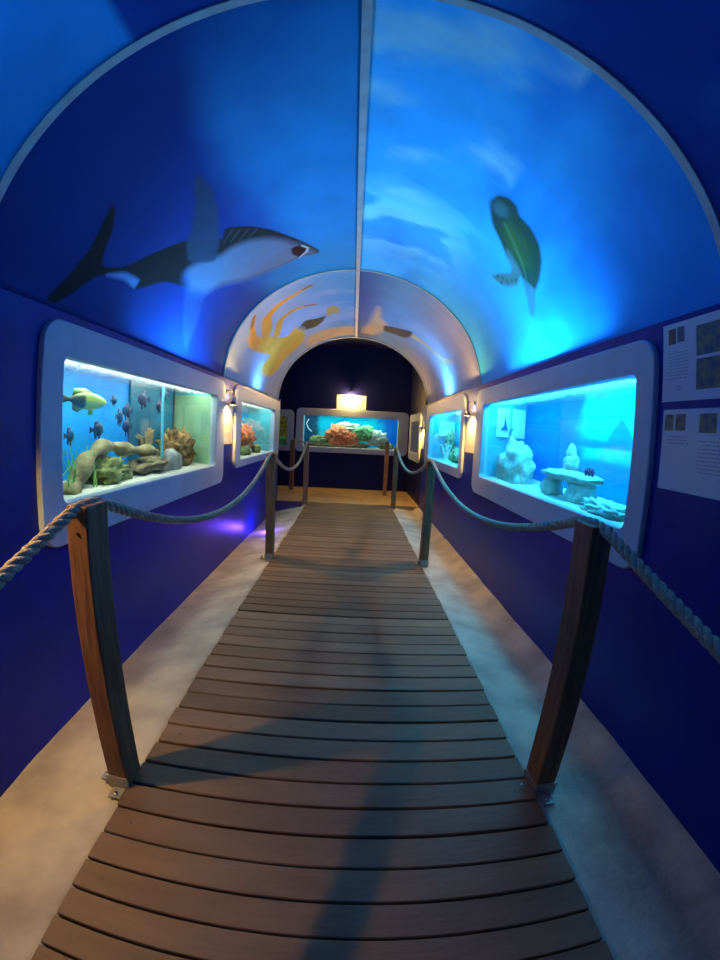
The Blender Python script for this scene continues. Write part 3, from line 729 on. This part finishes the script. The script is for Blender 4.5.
def mural(name,label,cat,layers,cell=.008,off=.0008,bgalpha=1):
    """layers: ('poly', pts, colour, soft, alpha) or ('stroke', pts, widths, colour, soft, alpha)"""
    pts=[]
    for l in layers:
        w=max(l[2]) if l[0]=='stroke' else 0
        for p in l[1]: pts+=[(p[0]-w,p[1]-w),(p[0]+w,p[1]+w)]
    s0,s1=min(p[0] for p in pts)-.02,max(p[0] for p in pts)+.02; y0,y1=min(p[1] for p in pts)-.02,max(p[1] for p in pts)+.02
    s0=max(s0,-SMAX+.02); s1=min(s1,SMAX-.02)
    ns=int((s1-s0)/cell)+1; ny=int((y1-y0)/cell)+1
    SS,YY=np.meshgrid(np.linspace(s0,s1,ns),np.linspace(y0,y1,ny))
    col=np.zeros((ny,ns,4)); 
    for l in layers:
        if l[0]=='poly':
            _,pp,c,soft,al=l; d=polydist(SS,YY,smoothpoly(pp)) if len(pp)>2 else None
            m=np.clip(d/soft+.5,0,1)*al
        else:
            _,pp,ws,c,soft,al=l; d=np.full(SS.shape,-9.)
            for i in range(len(pp)-1):
                dd,t=segdist(SS,YY,pp[i],pp[i+1]); d=np.maximum(d,ws[i]+(ws[i+1]-ws[i])*t-dd)
            m=np.clip(d/soft+.5,0,1)*al
        a0=col[...,3].copy(); a1=m+a0*(1-m)
        for k in range(3): col[...,k]=np.where(a1>1e-5,(c[k]*m+col[...,k]*a0*(1-m))/np.maximum(a1,1e-5),c[k])
        col[...,3]=a1
    use=col[...,3]>.02
    sg=2 if y0>4.5 else 1
    for j in range(ny):
        for i in range(ns):
            if use[max(0,j-1):j+2,max(0,i-1):i+2].any():
                b=seg_color(sg,SS[j,i],YY[j,i]); a=col[j,i,3]
                for k in range(3): col[j,i,k]=col[j,i,k]*a+b[k]*(1-a)
            col[j,i,3]=1
    idx=-np.ones((ny,ns),int); vs=[];cc=[];fs=[]
    cells=use[:-1,:-1]|use[1:,:-1]|use[:-1,1:]|use[1:,1:]
    def vid(j,i):
        if idx[j,i]<0:
            idx[j,i]=len(vs); vs.append(vpt(SS[j,i],YY[j,i],off)); cc.extend(col[j,i])
        return int(idx[j,i])
    for j,i in zip(*np.nonzero(cells)): fs.append((vid(j,i),vid(j,i+1),vid(j+1,i+1),vid(j+1,i)))
    me=bpy.data.meshes.new(name); me.from_pydata(vs,[],fs); me.update()
    a=me.color_attributes.new('Col','FLOAT_COLOR','POINT'); a.data.foreach_set('color',[float(x) for x in cc])
    for p in me.polygons: p.use_smooth=True
    return tag(link(name,me,M['vault']),label,cat)
shark_body=[(-0.353, 3.972), (-0.504, 3.661), (-0.705, 3.278), (-0.834, 3.089), (-0.999, 2.907), (-1.068, 3.022), (-1.267, 2.691), (-1.414, 2.544), (-1.547, 2.409), (-1.677, 2.269), (-1.755, 2.066), (-1.662, 2.031), (-1.543, 2.011), (-1.448, 1.941), (-1.438, 1.887), (-1.548, 1.91), (-1.71, 1.915), (-1.886, 1.831), (-2.064, 1.685), (-2.064, 1.762), (-1.958, 1.903), (-1.827, 2.036), (-1.792, 2.099), (-1.746, 2.32), (-1.777, 2.43), (-1.711, 2.561), (-1.591, 2.761), (-1.509, 3.137), (-1.437, 3.427), (-1.311, 3.547), (-1.06, 3.906), (-0.756, 4.053), (-0.547, 4.015), (-0.376, 4.032)]
shark_fin=[(-1.089, 3.026), (-0.976, 2.668), (-0.942, 2.441), (-0.95, 2.265), (-0.979, 2.211), (-1.018, 2.291), (-1.082, 2.46), (-1.197, 2.65), (-1.282, 2.698), (-1.371, 2.889), (-1.215, 3.202)]
shark_low=[(-1.471, 3.042), (-1.425, 3.406), (-1.73, 3.553), (-1.985, 3.479), (-1.98, 3.411)]
belly=[(-0.383, 4.005), (-0.493, 3.798), (-0.625, 3.565), (-0.748, 3.403), (-0.902, 3.278), (-1.035, 3.205), (-1.154, 3.189), (-1.305, 3.026), (-1.425, 2.933), (-1.509, 3.137), (-1.437, 3.427), (-1.311, 3.547), (-1.06, 3.906), (-0.756, 4.053), (-0.547, 4.015)]
bellytail=[(-1.792, 2.099), (-1.703, 2.289), (-1.69, 2.474), (-1.764, 2.448), (-1.746, 2.32)]
mouth=[(-0.599, 3.759), (-0.524, 3.753), (-0.453, 3.848), (-0.479, 3.922), (-0.555, 4.007), (-0.608, 3.888)]
dk=(.015,.018,.018); bl=(.18,.20,.27)
gills=[('stroke',[(s,y),(s-.10,y+.07)],[.012,.006],(.05,.06,.08),.012,.8) for s,y in ((-.80,3.18),(-.86,3.12),(-.92,3.06),(-.97,3.00))]
mural('shark_picture','large grey shark with open mouth and raised fin printed on the left vault','picture',
  [('poly',shark_low,(.04,.09,.22),.05,.5),('poly',shark_body,dk,.015,1),('poly',[(s_-.04,y_) for s_,y_ in belly[7:11]]+[(-1.25,3.5),(-1.1,3.3)],(.03,.12,.34),.12,.9),('poly',belly,bl,.10,.85),('stroke',[(-.72,3.60),(-.86,3.74),(-1.05,3.86)],[.02,.025,.02],(.12,.16,.28),.05,.6),('poly',bellytail,(.20,.32,.60),.03,.9)]
  +gills+[('poly',shark_fin,(.03,.055,.09),.03,.9),('poly',mouth,(.03,.008,.008),.02,1),
   ('stroke',[(-.50,3.78),(-.455,3.86),(-.475,3.93),(-.55,4.02)],[.010,.010,.010,.006],(.7,.75,.8),.01,.8),
   ('stroke',[(-.56,3.60),(-.555,3.61)],[.012,.012],(.01,.01,.01),.01,1)])
tb=[(0.837, 2.538), (0.859, 2.414), (0.926, 2.365), (0.994, 2.38), (1.05, 2.438), (1.15, 2.437), (1.271, 2.482), (1.36, 2.571), (1.443, 2.701), (1.489, 2.819), (1.425, 2.855), (1.335, 2.907), (1.223, 2.913), (1.153, 2.901), (1.028, 2.803), (0.932, 2.727)]
tf=[(1.477, 2.806), (1.574, 2.908), (1.661, 3.007), (1.616, 3.048), (1.509, 2.994), (1.329, 2.899), (1.391, 2.813)]
tr=[(1.213, 2.895), (1.329, 2.899), (1.371, 3.019), (1.33, 3.174), (1.241, 3.271), (1.164, 3.291), (1.198, 3.158), (1.266, 3.006)]
th_=[(0.857, 2.527), (0.889, 2.446), (0.958, 2.458), (0.991, 2.535), (0.946, 2.588), (0.899, 2.596)]
rt=random.Random(4)
spots=[('stroke',[(s,y),(s+.001,y+.01)],[.014,.014],(.05,.12,.08),.012,.8) for s,y in ((1.21,3.20),(1.25,3.15),(1.29,3.12),(1.31,3.06),(1.27,3.22),(1.33,3.0))]
shell=[('stroke',[(1.00+i*.07,2.50+i*.045),(1.07+i*.07,2.60+i*.045)],[.012,.006],(.04,.10,.07),.02,.8) for i in range(6)]+[('stroke',[(1.0,2.62),(1.18,2.74),(1.38,2.86)],[.006,.010,.006],(.14,.24,.14),.03,.8)]
mural('turtle_picture','green-brown sea turtle printed on the right vault','picture',
  [('poly',tf,(.12,.22,.22),.03,.9),('poly',tr,(.13,.22,.17),.03,.95),('poly',tb,(.035,.08,.05),.03,1),
   ('poly',[(1.0,2.55),(1.2,2.58),(1.35,2.72),(1.30,2.82),(1.15,2.80),(1.02,2.70)],(.08,.14,.03),.08,.9),
   ('poly',[(1.12,2.82),(1.28,2.86),(1.36,2.90),(1.24,2.95),(1.15,2.90)],(.15,.24,.24),.05,.9),
   ('stroke',[(.87,2.50),(.90,2.60),(.98,2.68)],[.02,.02,.012],(.03,.06,.06),.02,.9),
   ('poly',th_,(.10,.19,.19),.05,.8)]+shell+spots)
ot1=[(-1.292, 5.522), (-1.163, 5.089), (-0.986, 4.992), (-0.741, 4.958), (-0.614, 4.907), (-0.528, 4.859)]
ot2=[(-1.206, 5.92), (-1.037, 5.506), (-0.843, 5.445), (-0.66, 5.517), (-0.537, 5.607)]
ot0=[(-1.499, 5.475), (-1.457, 5.163), (-1.361, 4.883), (-1.266, 4.723)]
ob=[(-1.489, 4.936), (-1.588, 5.223), (-1.547, 5.817), (-1.471, 6.324), (-1.669, 6.186), (-1.818, 6.27), (-1.756, 6.93), (-1.558, 7.231), (-1.309, 7.225), (-1.042, 7.316), (-0.846, 7.059), (-0.806, 6.47), (-0.895, 6.16), (-1.068, 6.339), (-1.223, 5.988), (-1.292, 5.522), (-1.404, 5.361)]
oc_=(.95,.42,.05); od=(.28,.15,.05)
mural('octopus_picture','orange octopus with curling tentacles printed on the far vault, left side','picture',
  [('poly',ob,oc_,.06,1),('stroke',ot1,[.10,.085,.065,.045,.03,.03],(.85,.38,.05),.03,1),('stroke',ot2,[.08,.065,.05,.035,.02],(.85,.38,.05),.03,1),
   ('stroke',ot0,[.08,.06,.045,.03],(.75,.34,.05),.03,1),('stroke',ot1[4:],[.026,.032],od,.02,.9),('stroke',ot2[3:],[.028,.022],od,.02,.9),('stroke',ot0[2:],[.035,.03],od,.02,.9)],.012)
ds=[(-0.883, 6.304), (-0.733, 6.14), (-0.568, 6.28), (-0.437, 6.263), (-0.499, 6.535), (-0.637, 6.713), (-0.821, 6.589)]
dh=[(-0.437, 6.263), (-0.401, 5.892), (-0.294, 5.84), (-0.228, 6.041), (-0.27, 6.277), (-0.349, 6.178), (-0.4, 6.351)]
warm_glow=[(-0.846, 7.059), (-0.634, 7.05), (-0.314, 7.082), (-0.014, 7.089), (-0.014, 7.737), (-0.271, 7.766), (-0.628, 7.80), (-0.894, 7.754)]  # orange strip near the far arch: warm lamp light painted into the print
mural('diver_picture','diver in a dark suit printed beside the octopus on the far vault','picture',
  [('poly',warm_glow,(.85,.46,.20),.12,.9),('poly',ds,(.02,.025,.015),.05,1),('poly',dh,(.55,.32,.08),.04,1)],.012)
st=[(0.09, 7.548), (0.129, 7.101), (0.196, 6.798), (0.24, 6.142), (0.285, 5.72), (0.351, 6.356), (0.469, 6.547), (0.468, 6.931), (0.29, 7.535)]
sst=[(0.418, 6.683), (0.641, 6.514), (0.856, 6.238), (0.864, 6.501), (0.788, 6.848), (0.556, 6.985), (0.426, 7.023)]
mural('swimmer_picture','stretched-out swimmer in dark trunks printed on the far vault, right side','picture',
  [('poly',st,(.80,.42,.20),.10,.9),('stroke',[(.843,6.45),(1.069,6.30),(1.277,6.20),(1.475,5.97)],[.10,.065,.04,.03],(.72,.38,.18),.04,1),
   ('stroke',[(1.464,5.972),(1.593,5.92)],[.03,.02],(.70,.38,.18),.03,1),('stroke',[(1.475,5.967),(1.576,5.539)],[.035,.02],(.70,.38,.18),.03,1),('poly',sst,(.018,.02,.04),.04,1)],.012)
# ------------------------------------------------------------------ lights of the place
def area(name,loc,power,color,size,size_y,direction,spread=180,along=False):
    d=bpy.data.lights.new(name,'AREA'); d.energy=power; d.color=color; d.shape='RECTANGLE'; d.size=size; d.size_y=size_y; d.spread=math.radians(spread)
    o=bpy.data.objects.new(name,d); C.objects.link(o); o.location=loc
    if along:                                # long side of the strip runs down the tunnel
        z=-Vector(direction).normalized(); y=Vector((0,1,0)); x=y.cross(z).normalized(); y=z.cross(x)
        o.rotation_euler=Matrix((x,y,z)).transposed().to_euler()
    else: o.rotation_euler=Vector(direction).to_track_quat('-Z','Y').to_euler()
    return o
# LED uplights behind the top edge of each wall, shining up the vault
UP=[('L',-.15,14,.5,(.04,.38,.9)),('L',2.45,27,.42,(.04,.38,.9)),('L',4.55,9,.14,(.12,.38,1)),
    ('R',-.15,4,.5,(.01,.12,1)),('R',2.12,23,.40,(.03,.42,.9)),('R',4.50,14,.12,(.08,.50,1))]
for w,y,pw,ln,c in UP:
    sg=1 if w=='L' else -1
    x=(XL if w=='L' else XR)+sg*.014; z=(TOPL if w=='L' else TOPR)+.016
    x+=sg*.040
    for f,q in ((.5,.22),(1.1,.28),(1.8,.28),(2.6,.22)):
        area('led_uplight',P(x,y,z),pw*q*1.5,c,.035,S*ln*2.2*f*.5,(-sg*-.1,0,1),along=True)
d=bpy.data.lights.new('floor_led','POINT'); d.energy=14; d.color=(.14,.05,1); d.shadow_soft_size=.03
o=bpy.data.objects.new('floor_led',d); C.objects.link(o); o.location=P(-.86,4.3,-1.045)
w=bpy.data.worlds.new('world'); bpy.context.scene.world=w; w.use_nodes=True
w.node_tree.nodes['Background'].inputs[0].default_value=(.01,.02,.06,1); w.node_tree.nodes['Background'].inputs[1].default_value=.3
sc=bpy.context.scene
sc.view_settings.view_transform='Standard'; sc.view_settings.look='None'; sc.view_settings.gamma=1; sc.view_settings.exposure=0; sc.view_settings.use_curve_mapping=False
sc.cycles.use_denoising=True; sc.cycles.max_bounces=8; sc.cycles.diffuse_bounces=4; sc.cycles.transparent_max_bounces=16; sc.cycles.sample_clamp_indirect=6
